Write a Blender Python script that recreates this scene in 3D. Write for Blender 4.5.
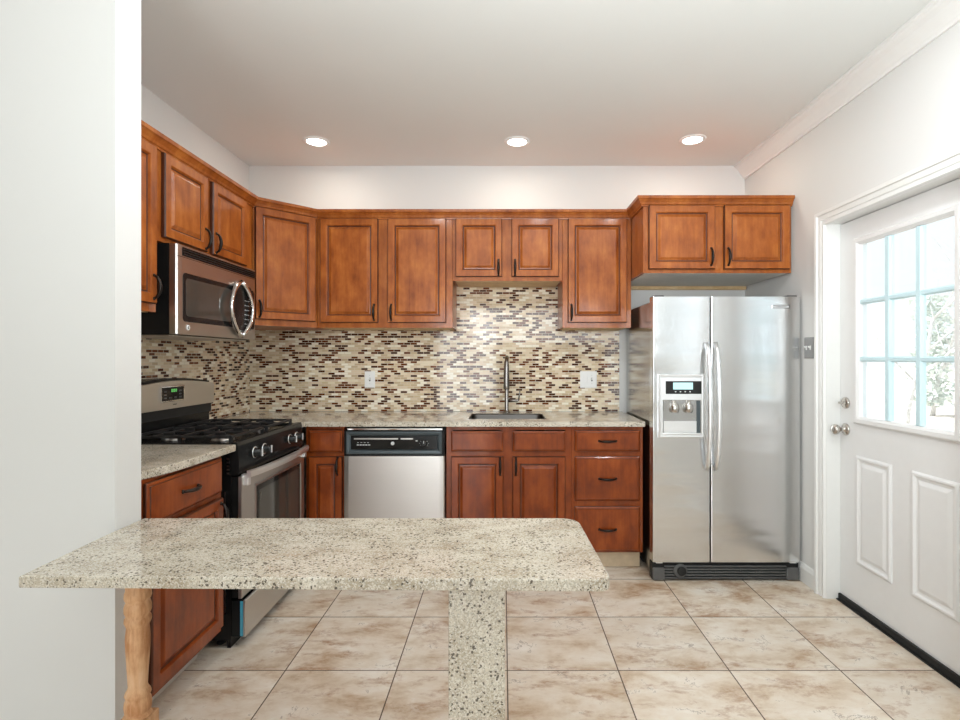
import bpy, bmesh, math, random
from mathutils import Vector, Matrix, noise

for o in list(bpy.data.objects):
    bpy.data.objects.remove(o)
sc = bpy.context.scene
COL = sc.collection

# ------------------------------------------------------------------ camera, world, lights, exposure
cam_d = bpy.data.cameras.new('camera')
cam_d.sensor_width = 36.0
cam_d.lens = 20.175
cam_d.shift_x = -23.0 / 960
cam_d.shift_y = -2.0 / 960
cam_d.clip_start = 0.02
cam = bpy.data.objects.new('camera', cam_d)
cam.location = (0, 0, 1.3)
cam.rotation_euler = (math.pi / 2, 0, 0)
COL.objects.link(cam)
sc.camera = cam

wd = bpy.data.worlds.new('sky')
sc.world = wd
wd.use_nodes = True
bg = wd.node_tree.nodes['Background']
bg.inputs[0].default_value = (0.93, 0.97, 1.0, 1)
bg.inputs[1].default_value = 0.88


def area(name, loc, rot, sx, sy, power, col=(1, 1, 1), spread=math.pi):
    l = bpy.data.lights.new(name, 'AREA')
    l.shape = 'RECTANGLE'
    l.size, l.size_y, l.energy, l.color = sx, sy, power, col
    l.spread = spread
    o = bpy.data.objects.new(name, l)
    o.location, o.rotation_euler = loc, rot
    COL.objects.link(o)
    return o


# daylight through the glazed rear opening, the rear window and the side window
area('rear_glass_daylight', (-0.78, -3.93, 1.25), (math.pi / 2, 0, 0), 1.24, 2.1, 58, (0.90, 0.957, 1.0))
area('rear_window_daylight', (-3.2, -3.93, 1.45), (math.pi / 2, 0, 0), 1.5, 1.5, 10, (0.90, 0.957, 1.0))
# added fill light, no lamp stands here: brightens the ceiling and kitchen
area('living_area_uplight', (0.45, 0.45, 1.75), (math.radians(90 + 51), 0, math.radians(-12)), 1.8, 0.8, 32, (0.90, 0.962, 1.0))

sl = bpy.data.lights.new('sun', 'SUN')
sl.energy, sl.angle, sl.color = 4.0, 0.02, (1.0, 0.98, 0.95)
so = bpy.data.objects.new('sun', sl)          # high behind the house: it lights the yard, not the rooms
so.rotation_euler = Vector((0.62, -0.30, -0.72)).to_track_quat('-Z', 'Y').to_euler()
COL.objects.link(so)

vs = sc.view_settings
vs.view_transform = 'Standard'
vs.look = 'None'
vs.gamma = 1
vs.use_curve_mapping = False
vs.exposure = 0.5


# ------------------------------------------------------------------ node helpers
def srgb(r, g, b):
    f = lambda c: (c / 255 / 12.92) if c / 255 <= 0.04045 else ((c / 255 + 0.055) / 1.055) ** 2.4
    return (f(r), f(g), f(b), 1)


class NT:
    def __init__(self, name):
        self.m = bpy.data.materials.new(name)
        self.m.use_nodes = True
        self.t = self.m.node_tree
        self.bsdf = self.t.nodes['Principled BSDF']
        self.out = self.t.nodes['Material Output']

    def n(self, typ, **kw):
        nd = self.t.nodes.new(typ)
        for k, v in kw.items():
            setattr(nd, k, v)
        return nd

    def l(self, a, b):
        self.t.links.new(a, b)

    def val(self, sock, v):
        if hasattr(v, 'is_output') or isinstance(v, bpy.types.NodeSocket):
            self.l(v, sock)
        else:
            sock.default_value = v

    def math(self, op, a, b=0.0, c=None):
        nd = self.n('ShaderNodeMath', operation=op)
        self.val(nd.inputs[0], a)
        self.val(nd.inputs[1], b)
        if c is not None:
            self.val(nd.inputs[2], c)
        return nd.outputs[0]

    def pos(self):
        return self.n('ShaderNodeNewGeometry').outputs['Position']

    def mapping(self, vec, scale=(1, 1, 1), loc=(0, 0, 0)):
        mp = self.n('ShaderNodeMapping')
        self.l(vec, mp.inputs['Vector'])
        mp.inputs['Scale'].default_value = scale
        mp.inputs['Location'].default_value = loc
        return mp.outputs[0]

    def noise(self, vec, scale, detail=4, rough=0.55, dist=0.0):
        nd = self.n('ShaderNodeTexNoise')
        self.l(vec, nd.inputs['Vector'])
        nd.inputs['Scale'].default_value = scale
        nd.inputs['Detail'].default_value = detail
        nd.inputs['Roughness'].default_value = rough
        nd.inputs['Distortion'].default_value = dist
        return nd

    def ramp(self, fac, stops, interp='LINEAR'):
        r = self.n('ShaderNodeValToRGB')
        r.color_ramp.interpolation = interp
        els = r.color_ramp.elements
        while len(els) < len(stops):
            els.new(0.5)
        for e, (p, c) in zip(els, stops):
            e.position = p
            e.color = c
        self.l(fac, r.inputs[0])
        return r.outputs[0]

    def mix(self, fac, a, b, mode='MIX'):
        m = self.n('ShaderNodeMix', data_type='RGBA', blend_type=mode)
        self.val(m.inputs[0], fac)
        self.val(m.inputs[6], a)
        self.val(m.inputs[7], b)
        return m.outputs[2]

    def bump(self, h, strength=0.2, dist=0.002):
        b = self.n('ShaderNodeBump')
        b.inputs['Strength'].default_value = strength
        b.inputs['Distance'].default_value = dist
        self.l(h, b.inputs['Height'])
        self.l(b.outputs[0], self.bsdf.inputs['Normal'])
        return b


def simple(name, col, rough=0.5, metal=0.0, coat=0.0, vary=0.04, scale=20.0, spec=None):
    """plain procedural material: colour with a faint noise variation"""
    t = NT(name)
    nz = t.noise(t.pos(), scale, 3)
    lo = tuple(c * (1 - vary) for c in col[:3]) + (1,)
    hi = tuple(min(1, c * (1 + vary)) for c in col[:3]) + (1,)
    t.l(t.ramp(nz.outputs[0], [(0.3, lo), (0.7, hi)]), t.bsdf.inputs['Base Color'])
    t.bsdf.inputs['Roughness'].default_value = rough
    t.bsdf.inputs['Metallic'].default_value = metal
    t.bsdf.inputs['Coat Weight'].default_value = coat
    if spec is not None:
        t.bsdf.inputs['Specular IOR Level'].default_value = spec
    return t.m


def emis(name, col, strength):
    t = NT(name)
    t.bsdf.inputs['Base Color'].default_value = col
    t.bsdf.inputs['Emission Color'].default_value = col
    t.bsdf.inputs['Emission Strength'].default_value = strength
    return t.m


def wood_mat(name, dark, mid, light, grain=(26, 26, 2.0), rough=0.38, coat=0.4):
    t = NT(name)
    p = t.pos()
    g = t.noise(t.mapping(p, grain), 1.6, 6, 0.65, 0.4).outputs[0]
    blot = t.noise(t.mapping(p, (1, 1, 0.6)), 11.0, 5, 0.6).outputs[0]
    f = t.math('ADD', t.math('MULTIPLY', g, 0.35), t.math('MULTIPLY', blot, 0.65))
    c = t.ramp(f, [(0.34, dark), (0.5, mid), (0.66, light)])
    t.l(c, t.bsdf.inputs['Base Color'])
    t.bsdf.inputs['Roughness'].default_value = rough
    t.bsdf.inputs['Coat Weight'].default_value = coat
    t.bsdf.inputs['Coat Roughness'].default_value = 0.13
    t.bsdf.inputs['Specular IOR Level'].default_value = 0.22
    t.bump(g, 0.05, 0.001)
    return t.m


def steel_mat(name, col, rough, wave=0.0, stretch=(2, 2, 160)):
    t = NT(name)
    p = t.pos()
    br = t.noise(t.mapping(p, stretch), 3.0, 4, 0.7).outputs[0]
    lo = tuple(c * 0.98 for c in col[:3]) + (1,)
    hi = tuple(min(1, c * 1.02) for c in col[:3]) + (1,)
    t.l(t.ramp(br, [(0.3, lo), (0.7, hi)]), t.bsdf.inputs['Base Color'])
    t.bsdf.inputs['Metallic'].default_value = 1
    t.l(t.math('MULTIPLY_ADD', br, 0.04, rough - 0.02), t.bsdf.inputs['Roughness'])
    if wave:
        w = t.noise(t.mapping(p, (0.8, 0.8, 4.2)), 1.4, 2, 0.4, 0.3).outputs[0]
        t.bump(w, wave, 0.02)
    return t.m


def granite_mat(name):
    t = NT(name)
    p = t.pos()
    base = t.ramp(t.noise(t.mapping(p, (1, 1.8, 1)), 7.0, 6, 0.65, 0.4).outputs[0],
                  [(0.34, srgb(170, 156, 134)), (0.5, srgb(198, 187, 168)), (0.66, srgb(216, 207, 190))])

    def cells(scale, loc):
        vo = t.n('ShaderNodeTexVoronoi', feature='F1')
        t.l(t.mapping(p, (1, 1.25, 1), loc), vo.inputs['Vector'])
        vo.inputs['Scale'].default_value = scale
        rnd = t.n('ShaderNodeSeparateColor')
        t.l(vo.outputs['Color'], rnd.inputs[0])
        return rnd.outputs
    a, d = cells(330, (0, 0, 0)), cells(205, (3, 5, 7))
    c = t.mix(t.math('MULTIPLY', t.math('GREATER_THAN', a[0], 0.60), 0.55), base, srgb(230, 226, 216))
    c = t.mix(t.math('MULTIPLY', t.math('GREATER_THAN', a[1], 0.68), 0.5), c, srgb(150, 140, 122))
    clus = t.noise(t.mapping(p, (1, 1.6, 1)), 14.0, 4, 0.65).outputs[0]
    thr = t.math('MULTIPLY_ADD', clus, -0.6, 1.22)
    c = t.mix(t.math('MULTIPLY', t.math('GREATER_THAN', d[2], thr), 0.85), c, srgb(76, 66, 56))
    rust = t.ramp(t.noise(t.mapping(p, (1, 2.2, 1)), 3.6, 5, 0.7).outputs[0], [(0.57, (0, 0, 0, 1)), (0.72, (1, 1, 1, 1))])
    rs = t.math('MULTIPLY', rust, t.math('GREATER_THAN', d[0], 0.45))
    c = t.mix(t.math('MULTIPLY', rs, 0.5), c, srgb(176, 136, 98))
    t.l(c, t.bsdf.inputs['Base Color'])
    t.bsdf.inputs['Roughness'].default_value = 0.09
    t.bsdf.inputs['Specular IOR Level'].default_value = 0.5
    return t.m


def tile_mat(name):
    """travertine-look floor tiles, 46 cm, thin brown grout"""
    t = NT(name)
    p = t.pos()
    s = t.n('ShaderNodeSeparateXYZ')
    t.l(p, s.inputs[0])
    u = t.math('DIVIDE', t.math('SUBTRACT', s.outputs[0], 0.018), 0.4617)
    v = t.math('DIVIDE', t.math('SUBTRACT', s.outputs[1], 2.70), 0.4617)
    fu, fv = t.math('FLOOR', u), t.math('FLOOR', v)
    du = t.math('ABSOLUTE', t.math('SUBTRACT', t.math('FRACT', u), 0.5))
    dv = t.math('ABSOLUTE', t.math('SUBTRACT', t.math('FRACT', v), 0.5))
    edge = t.math('MAXIMUM', du, dv)
    grout = t.math('GREATER_THAN', edge, 0.4945)
    cmb = t.n('ShaderNodeCombineXYZ')
    t.l(fu, cmb.inputs[0])
    t.l(fv, cmb.inputs[1])
    wn = t.n('ShaderNodeTexWhiteNoise', noise_dimensions='3D')
    t.l(cmb.outputs[0], wn.inputs['Vector'])
    off = t.n('ShaderNodeVectorMath', operation='SCALE')
    t.l(wn.outputs['Color'], off.inputs[0])
    off.inputs['Scale'].default_value = 7.0
    pv = t.n('ShaderNodeVectorMath', operation='ADD')
    t.l(p, pv.inputs[0])
    t.l(off.outputs[0], pv.inputs[1])
    q = pv.outputs[0]
    m1 = t.noise(t.mapping(q, (1, 1.7, 1)), 3.4, 9, 0.66, 0.25).outputs[0]
    c = t.ramp(m1, [(0.30, srgb(172, 138, 106)), (0.41, srgb(208, 188, 164)), (0.50, srgb(224, 210, 192)),
                    (0.60, srgb(232, 222, 208)), (0.74, srgb(242, 236, 227))])
    m2 = t.ramp(t.noise(t.mapping(q, (1, 1.9, 1)), 4.6, 12, 0.76, 0.25).outputs[0],
                [(0.52, (0, 0, 0, 1)), (0.64, (1, 1, 1, 1))])
    c = t.mix(t.math('MULTIPLY', m2, 0.8), c, srgb(166, 124, 88))
    vein = t.noise(t.mapping(q, (1.3, 1, 1)), 3.2, 8, 0.68, 0.5).outputs[0]
    vv = t.math('ABSOLUTE', t.math('SUBTRACT', vein, 0.5))
    vm = t.math('MULTIPLY', t.math('LESS_THAN', vv, 0.006), t.math('GREATER_THAN', m1, 0.56))
    c = t.mix(t.math('MULTIPLY', vm, 0.6), c, srgb(136, 116, 98))
    hi = t.ramp(t.noise(t.mapping(q, (1, 1.6, 1)), 7.5, 8, 0.7, 0.4).outputs[0], [(0.58, (0, 0, 0, 1)), (0.70, (1, 1, 1, 1))])
    c = t.mix(t.math('MULTIPLY', hi, 0.5), c, srgb(238, 233, 224))
    tint = t.math('MULTIPLY_ADD', wn.outputs['Value'], 0.10, 0.93)
    tc = t.n('ShaderNodeCombineColor')
    for i in range(3):
        t.l(tint, tc.inputs[i])
    c = t.mix(1.0, c, tc.outputs[0], 'MULTIPLY')
    c = t.mix(grout, c, srgb(98, 82, 68))
    t.l(c, t.bsdf.inputs['Base Color'])
    t.l(t.math('MULTIPLY_ADD', grout, 0.5, 0.33), t.bsdf.inputs['Roughness'])
    hgt = t.math('SUBTRACT', t.math('MULTIPLY', m1, 0.15), grout)
    t.bump(hgt, 0.25, 0.002)
    return t.m


def mosaic_mat(name, axis):
    """small stacked glass and stone bricks; axis = 0 runs along x, 1 along y"""
    t = NT(name)
    p = t.pos()
    s = t.n('ShaderNodeSeparateXYZ')
    t.l(p, s.inputs[0])
    v = t.math('DIVIDE', s.outputs[2], 0.0166)
    row = t.math('FLOOR', v)
    half = t.math('MULTIPLY', t.math('MODULO', row, 2.0), 0.5)
    u = t.math('ADD', t.math('DIVIDE', t.math('ADD', s.outputs[axis], 20.0), 0.0475), half)
    colm = t.math('FLOOR', u)
    fu = t.math('ABSOLUTE', t.math('SUBTRACT', t.math('FRACT', u), 0.5))
    fv = t.math('ABSOLUTE', t.math('SUBTRACT', t.math('FRACT', v), 0.5))
    grout = t.math('MAXIMUM', t.math('GREATER_THAN', fu, 0.47), t.math('GREATER_THAN', fv, 0.415))
    cmb = t.n('ShaderNodeCombineXYZ')
    t.l(colm, cmb.inputs[0])
    t.l(row, cmb.inputs[1])
    cmb.inputs[2].default_value = 3.7 + axis * 9.1
    wn = t.n('ShaderNodeTexWhiteNoise', noise_dimensions='3D')
    t.l(cmb.outputs[0], wn.inputs['Vector'])
    pal = [(0.0, srgb(74, 34, 12)), (0.17, srgb(108, 56, 24)), (0.31, srgb(214, 192, 158)), (0.44, srgb(234, 219, 192)),
           (0.57, srgb(202, 178, 146)), (0.70, srgb(248, 240, 222)), (0.84, srgb(226, 205, 177))]
    c = t.ramp(wn.outputs['Value'], pal, 'CONSTANT')
    c = t.mix(grout, c, srgb(222, 210, 188))
    t.l(c, t.bsdf.inputs['Base Color'])
    sc2 = t.n('ShaderNodeSeparateColor')
    t.l(wn.outputs['Color'], sc2.inputs[0])
    r = t.math('MULTIPLY_ADD', sc2.outputs[1], 0.06, 0.04)
    t.l(t.math('MAXIMUM', r, t.math('MULTIPLY', grout, 0.7)), t.bsdf.inputs['Roughness'])
    t.bsdf.inputs['Specular IOR Level'].default_value = 0.36
    t.bump(t.math('SUBTRACT', t.math('MULTIPLY', sc2.outputs[0], 0.15), grout), 0.3, 0.002)
    return t.m


def wall_paint(name, col):
    t = NT(name)
    p = t.pos()
    nz = t.noise(p, 1.5, 3).outputs[0]
    lo = tuple(c * 0.985 for c in col[:3]) + (1,)
    t.l(t.ramp(nz, [(0.35, lo), (0.65, col)]), t.bsdf.inputs['Base Color'])
    t.bsdf.inputs['Roughness'].default_value = 0.6
    t.bsdf.inputs['Specular IOR Level'].default_value = 0.3
    t.bump(t.noise(p, 180.0, 2).outputs[0], 0.03, 0.001)
    return t.m


def glass_mat(name):
    t = NT(name)
    tr = t.n('ShaderNodeBsdfTransparent')
    gl = t.n('ShaderNodeBsdfGlossy')
    gl.inputs['Roughness'].default_value = 0.02
    tint = t.ramp(t.noise(t.pos(), 2.0, 2).outputs[0], [(0.3, (0.94, 0.975, 0.985, 1)), (0.7, (0.95, 0.98, 0.99, 1))])
    t.l(tint, tr.inputs[0])
    lw = t.n('ShaderNodeLayerWeight')
    lw.inputs[0].default_value = 0.5
    fac = t.math('MULTIPLY_ADD', t.math('POWER', lw.outputs['Facing'], 4.0), 0.4, 0.03)
    mx = t.n('ShaderNodeMixShader')
    t.l(fac, mx.inputs[0])
    t.l(tr.outputs[0], mx.inputs[1])
    t.l(gl.outputs[0], mx.inputs[2])
    t.l(mx.outputs[0], t.out.inputs[0])
    return t.m


M = {}
M['wall'] = wall_paint('wall_paint', srgb(224, 223, 220))
M['ceiling'] = wall_paint('ceiling_paint', srgb(231, 233, 230))
M['trim'] = simple('white_trim_paint', srgb(236, 236, 233), 0.35, vary=0.01)
M['door_white'] = simple('white_door_paint', srgb(235, 235, 234), 0.38, vary=0.01)
M['tile'] = tile_mat('floor_tile')
M['mosaic_x'] = mosaic_mat('mosaic_tile', 0)
M['mosaic_y'] = mosaic_mat('mosaic_tile_side', 1)
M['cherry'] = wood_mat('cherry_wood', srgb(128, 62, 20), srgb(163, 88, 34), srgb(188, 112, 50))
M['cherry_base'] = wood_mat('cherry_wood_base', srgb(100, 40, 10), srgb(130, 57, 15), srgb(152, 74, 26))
M['glaze'] = simple('dark_wood_glaze', srgb(78, 38, 18), 0.4, vary=0.15)  # glazed groove lines, also painted gap shadow on door and drawer edges
M['oak'] = wood_mat('raw_oak', srgb(176, 118, 74), srgb(218, 172, 130), srgb(234, 198, 162), (60, 60, 4), 0.55, 0.0)
M['maple'] = wood_mat('maple_underside', srgb(196, 160, 112), srgb(214, 182, 136), srgb(226, 198, 156), (20, 20, 20), 0.5, 0.0)
M['melamine'] = simple('white_melamine', srgb(226, 222, 212), 0.4)
M['granite'] = granite_mat('granite')
M['steel'] = steel_mat('brushed_steel', (0.60, 0.575, 0.55, 1), 0.30)
M['steel_h'] = steel_mat('brushed_steel_dark', (0.56, 0.54, 0.515, 1), 0.33)
M['fridge_steel'] = steel_mat('fridge_steel', (0.71, 0.715, 0.715, 1), 0.21, 0.5, (160, 160, 3))
M['fridge_side'] = steel_mat('fridge_side_grey', (0.50, 0.50, 0.49, 1), 0.2, 0.3)
M['satin'] = steel_mat('satin_handle', (0.92, 0.93, 0.94, 1), 0.36)
M['chrome'] = simple('chrome', (0.86, 0.86, 0.87, 1), 0.08, 1.0, vary=0.01)
M['nickel'] = simple('satin_nickel', (0.55, 0.52, 0.48, 1), 0.22, 1.0, vary=0.03)
M['faucet'] = simple('brushed_dark_nickel', (0.27, 0.25, 0.23, 1), 0.26, 1.0, vary=0.03)
M['bronze'] = simple('oil_rubbed_bronze', (0.022, 0.016, 0.013, 1), 0.32, 0.6, vary=0.2)
M['black'] = simple('black_enamel', (0.010, 0.010, 0.010, 1), 0.22, vary=0.1, spec=0.25)
M['black_matte'] = simple('black_cast_iron', (0.016, 0.016, 0.017, 1), 0.45, vary=0.2)
M['black_glass'] = simple('black_glass', (0.012, 0.0115, 0.011, 1), 0.08, vary=0.05, spec=0.2)
M['oven_glass'] = simple('oven_glass', (0.06, 0.056, 0.048, 1), 0.06, vary=0.05, spec=0.6)
M['plate_grey'] = simple('brushed_plate_grey', (0.30, 0.30, 0.295, 1), 0.5, vary=0.03)
M['slate'] = simple('slate_grey_plastic', (0.075, 0.095, 0.105, 1), 0.28, 0.3, vary=0.05)
M['grey_plastic'] = simple('grey_plastic', (0.10, 0.10, 0.098, 1), 0.45, vary=0.08)
M['dark_plastic'] = simple('dark_plastic', (0.022, 0.022, 0.022, 1), 0.5, vary=0.1, spec=0.2)
M['white_plastic'] = simple('white_plastic', srgb(240, 240, 238), 0.35, vary=0.01)
M['light_grey'] = simple('light_grey_print', srgb(206, 208, 208), 0.5, vary=0.02)
M['blue_film'] = simple('blue_film', srgb(70, 152, 178), 0.3, vary=0.08)
M['rubber'] = simple('black_rubber', (0.012, 0.012, 0.012, 1), 0.7, vary=0.2)
M['grille'] = simple('pale_blue_grille', srgb(206, 232, 238), 0.4, vary=0.01)  # blue sky light put into the grille colour
M['glass'] = glass_mat('window_glass')
M['lens'] = emis('lamp_lens', (1.0, 0.96, 0.88, 1), 9.0)
M['green_led'] = emis('green_led', (0.2, 0.9, 0.2, 1), 0.22)
M['lcd'] = emis('lcd_screen', (0.45, 0.75, 0.78, 1), 0.35)
M['sink_steel'] = steel_mat('sink_steel', (0.10, 0.092, 0.085, 1), 0.35)
M['toe_tile'] = simple('beige_toe_tile', srgb(205, 184, 154), 0.35, vary=0.12, scale=14)
M['toe_white'] = simple('toe_kick_offwhite', srgb(206, 198, 186), 0.4, vary=0.06)
M['bark'] = simple('tree_bark', srgb(222, 220, 217), 0.9, vary=0.25)  # bark paled to paint in the blown-out daylight haze
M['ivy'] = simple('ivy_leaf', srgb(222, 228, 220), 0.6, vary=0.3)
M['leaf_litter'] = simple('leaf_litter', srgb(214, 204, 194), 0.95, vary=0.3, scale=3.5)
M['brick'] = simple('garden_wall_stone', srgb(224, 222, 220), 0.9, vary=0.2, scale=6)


# ------------------------------------------------------------------ mesh helpers
class MB:
    def __init__(self):
        self.bm = bmesh.new()

    def _merge(self, b, smooth=False):
        vm = [self.bm.verts.new(v.co) for v in b.verts]
        b.verts.index_update()
        for f in b.faces:
            try:
                nf = self.bm.faces.new([vm[v.index] for v in f.verts])
                nf.smooth = smooth or f.smooth
                nf.material_index = f.material_index
            except ValueError:
                pass
        b.free()
        return self

    def box(self, x0, x1, y0, y1, z0, z1, bev=0.0, seg=2):
        b = bmesh.new()
        vs_ = [b.verts.new(p) for p in ((x0, y0, z0), (x1, y0, z0), (x1, y1, z0), (x0, y1, z0),
                                        (x0, y0, z1), (x1, y0, z1), (x1, y1, z1), (x0, y1, z1))]
        for f in ((0, 3, 2, 1), (4, 5, 6, 7), (0, 1, 5, 4), (1, 2, 6, 5), (2, 3, 7, 6), (3, 0, 4, 7)):
            b.faces.new([vs_[i] for i in f])
        if bev > 0:
            bmesh.ops.bevel(b, geom=list(b.edges), offset=bev, segments=seg, affect='EDGES', profile=0.5)
        return self._merge(b)

    def prism(self, pts, axis, a0, a1, bev=0.0, smooth=False):
        """extrude a polygon; axis 'z': pts=(x,y); 'y': pts=(x,z); 'x': pts=(y,z)"""
        def mk(p, a):
            return {'z': (p[0], p[1], a), 'y': (p[0], a, p[1]), 'x': (a, p[0], p[1])}[axis]
        b = bmesh.new()
        lo = [b.verts.new(mk(p, a0)) for p in pts]
        hi = [b.verts.new(mk(p, a1)) for p in pts]
        b.faces.new(lo)
        b.faces.new(hi)
        n = len(pts)
        for i in range(n):
            f = b.faces.new((lo[i], lo[(i + 1) % n], hi[(i + 1) % n], hi[i]))
            f.smooth = smooth
        bmesh.ops.recalc_face_normals(b, faces=b.faces)
        if bev > 0:
            es = [e for e in b.edges if (e.verts[0] in lo) == (e.verts[1] in lo)]
            bmesh.ops.bevel(b, geom=es, offset=bev, segments=2, affect='EDGES', profile=0.5)
        return self._merge(b)

    def tube(self, pts, r, seg=10, cap=True):
        pts = [Vector(p) for p in pts]
        n = len(pts)
        rr = r if isinstance(r, (list, tuple)) else [r] * n
        b = bmesh.new()
        rings = []
        up = None
        for i, p in enumerate(pts):
            d = (pts[min(i + 1, n - 1)] - pts[max(i - 1, 0)]).normalized()
            if up is None:
                up = Vector((0, 0, 1)) if abs(d.z) < 0.9 else Vector((1, 0, 0))
            a = d.cross(up).normalized()
            u2 = a.cross(d).normalized()
            up = u2
            rings.append([b.verts.new(p + (a * math.cos(k * 2 * math.pi / seg) + u2 * math.sin(k * 2 * math.pi / seg)) * rr[i]) for k in range(seg)])
        for i in range(n - 1):
            for k in range(seg):
                f = b.faces.new((rings[i][k], rings[i][(k + 1) % seg], rings[i + 1][(k + 1) % seg], rings[i + 1][k]))
                f.smooth = True
        if cap:
            b.faces.new(rings[0])
            b.faces.new(rings[-1])
        bmesh.ops.recalc_face_normals(b, faces=b.faces)
        return self._merge(b)

    def lathe(self, prof, center, axis='z', seg=28, cap=True):
        """prof = [(radius, height)], revolved around axis through center"""
        c = Vector(center)
        b = bmesh.new()
        rings = []
        for r, h in prof:
            ring = []
            for k in range(seg):
                a = k * 2 * math.pi / seg
                ca, sa = r * math.cos(a), r * math.sin(a)
                o = {'z': (ca, sa, h), 'y': (ca, h, sa), 'x': (h, ca, sa)}[axis]
                ring.append(b.verts.new(c + Vector(o)))
            rings.append(ring)
        for i in range(len(rings) - 1):
            for k in range(seg):
                f = b.faces.new((rings[i][k], rings[i][(k + 1) % seg], rings[i + 1][(k + 1) % seg], rings[i + 1][k]))
                f.smooth = True
        if cap:
            b.faces.new(rings[0])
            b.faces.new(rings[-1])
        bmesh.ops.recalc_face_normals(b, faces=b.faces)
        return self._merge(b)

    def rings(self, x0, x1, z0, z1, prof, cap=True, hole=False, glaze=()):
        """nested rectangles in the xz plane: prof = [(inset, y)]; the raised-panel shape"""
        b = bmesh.new()
        rr = []
        for ins, y in prof:
            rr.append([b.verts.new(p) for p in ((x0 + ins, y, z0 + ins), (x1 - ins, y, z0 + ins),
                                                (x1 - ins, y, z1 - ins), (x0 + ins, y, z1 - ins))])
        for i in range(len(rr) - 1):
            for k in range(4):
                f = b.faces.new((rr[i][k], rr[i][(k + 1) % 4], rr[i + 1][(k + 1) % 4], rr[i + 1][k]))
                if i in glaze:
                    f.material_index = 1
        if hole:
            for k in range(4):
                b.faces.new((rr[-1][k], rr[-1][(k + 1) % 4], rr[0][(k + 1) % 4], rr[0][k]))
        else:
            if cap:
                b.faces.new(rr[-1])
            b.faces.new(rr[0])
        bmesh.ops.recalc_face_normals(b, faces=b.faces)
        return self._merge(b)

    def sweep(self, path, prof):
        """prof = [(out, z)] swept along a horizontal path, out to the right of travel, mitred"""
        n = len(path)
        P = [Vector((p[0], p[1])) for p in path]
        mit = []
        for i in range(n):
            ns = []
            if i > 0:
                d = (P[i] - P[i - 1]).normalized()
                ns.append(Vector((d.y, -d.x)))
            if i < n - 1:
                d = (P[i + 1] - P[i]).normalized()
                ns.append(Vector((d.y, -d.x)))
            if len(ns) == 1:
                mit.append(ns[0])
            else:
                s = ns[0] + ns[1]
                mit.append(s / (1 + ns[0].dot(ns[1])))
        b = bmesh.new()
        rr = [[b.verts.new((P[i].x + mit[i].x * o, P[i].y + mit[i].y * o, z)) for o, z in prof] for i in range(n)]
        m = len(prof)
        for i in range(n - 1):
            for k in range(m):
                b.faces.new((rr[i][k], rr[i][(k + 1) % m], rr[i + 1][(k + 1) % m], rr[i + 1][k]))
        b.faces.new(rr[0])
        b.faces.new(rr[-1])
        bmesh.ops.recalc_face_normals(b, faces=b.faces)
        return self._merge(b)

    def slab_hole(self, x0, x1, y0, y1, z0, z1, hx0, hx1, hy0, hy1):
        """horizontal slab with a rectangular hole"""
        b = bmesh.new()
        R = lambda a0, a1, c0, c1, z: [b.verts.new(p) for p in ((a0, c0, z), (a1, c0, z), (a1, c1, z), (a0, c1, z))]
        ot, it = R(x0, x1, y0, y1, z1), R(hx0, hx1, hy0, hy1, z1)
        ob, ib = R(x0, x1, y0, y1, z0), R(hx0, hx1, hy0, hy1, z0)
        for k in range(4):
            j = (k + 1) % 4
            b.faces.new((ot[k], ot[j], it[j], it[k]))
            b.faces.new((ob[k], ob[j], ib[j], ib[k]))
            b.faces.new((ot[k], ot[j], ob[j], ob[k]))
            b.faces.new((it[k], it[j], ib[j], ib[k]))
        bmesh.ops.recalc_face_normals(b, faces=b.faces)
        return self._merge(b)

    def shift(self, v):
        bmesh.ops.translate(self.bm, verts=self.bm.verts, vec=v)
        return self

    def build(self, name, mat, parent=None, label=None, mat2=None):
        me = bpy.data.meshes.new(name)
        self.bm.normal_update()
        self.bm.to_mesh(me)
        self.bm.free()
        me.materials.append(M[mat])
        if mat2:
            me.materials.append(M[mat2])
        o = bpy.data.objects.new(name, me)
        COL.objects.link(o)
        if parent is not None:
            o.parent = parent
        if label:
            o['label'] = label
        return o


def tag(o, label=None, cat=None, group=None, kind=None):
    for k, v in (('label', label), ('category', cat), ('group', group), ('kind', kind)):
        if v:
            o[k] = v
    return o


def thing(name, label, cat, loc, rz=0.0, group=None):
    o = bpy.data.objects.new(name, None)
    o.empty_display_size = 0.1
    o.location = loc
    o.rotation_euler = (0, 0, rz)
    COL.objects.link(o)
    return tag(o, label, cat, group)


def struct(o, label=None):
    return tag(o, label, None, None, 'structure')


def dup(root, loc, label=None):
    r = root.copy()
    COL.objects.link(r)
    r.location = loc
    if label:
        r['label'] = label

    def rec(a, b):
        for ch in list(a.children):
            c = ch.copy()
            COL.objects.link(c)
            c.parent = b
            rec(ch, c)
    rec(root, r)
    return r


HALF = math.pi / 2
XL, XR, YB, ZC = -1.835, 1.75, 3.89, 2.69          # kitchen left wall, right wall, back wall, ceiling
CT = 0.915                                          # counter top height

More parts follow.
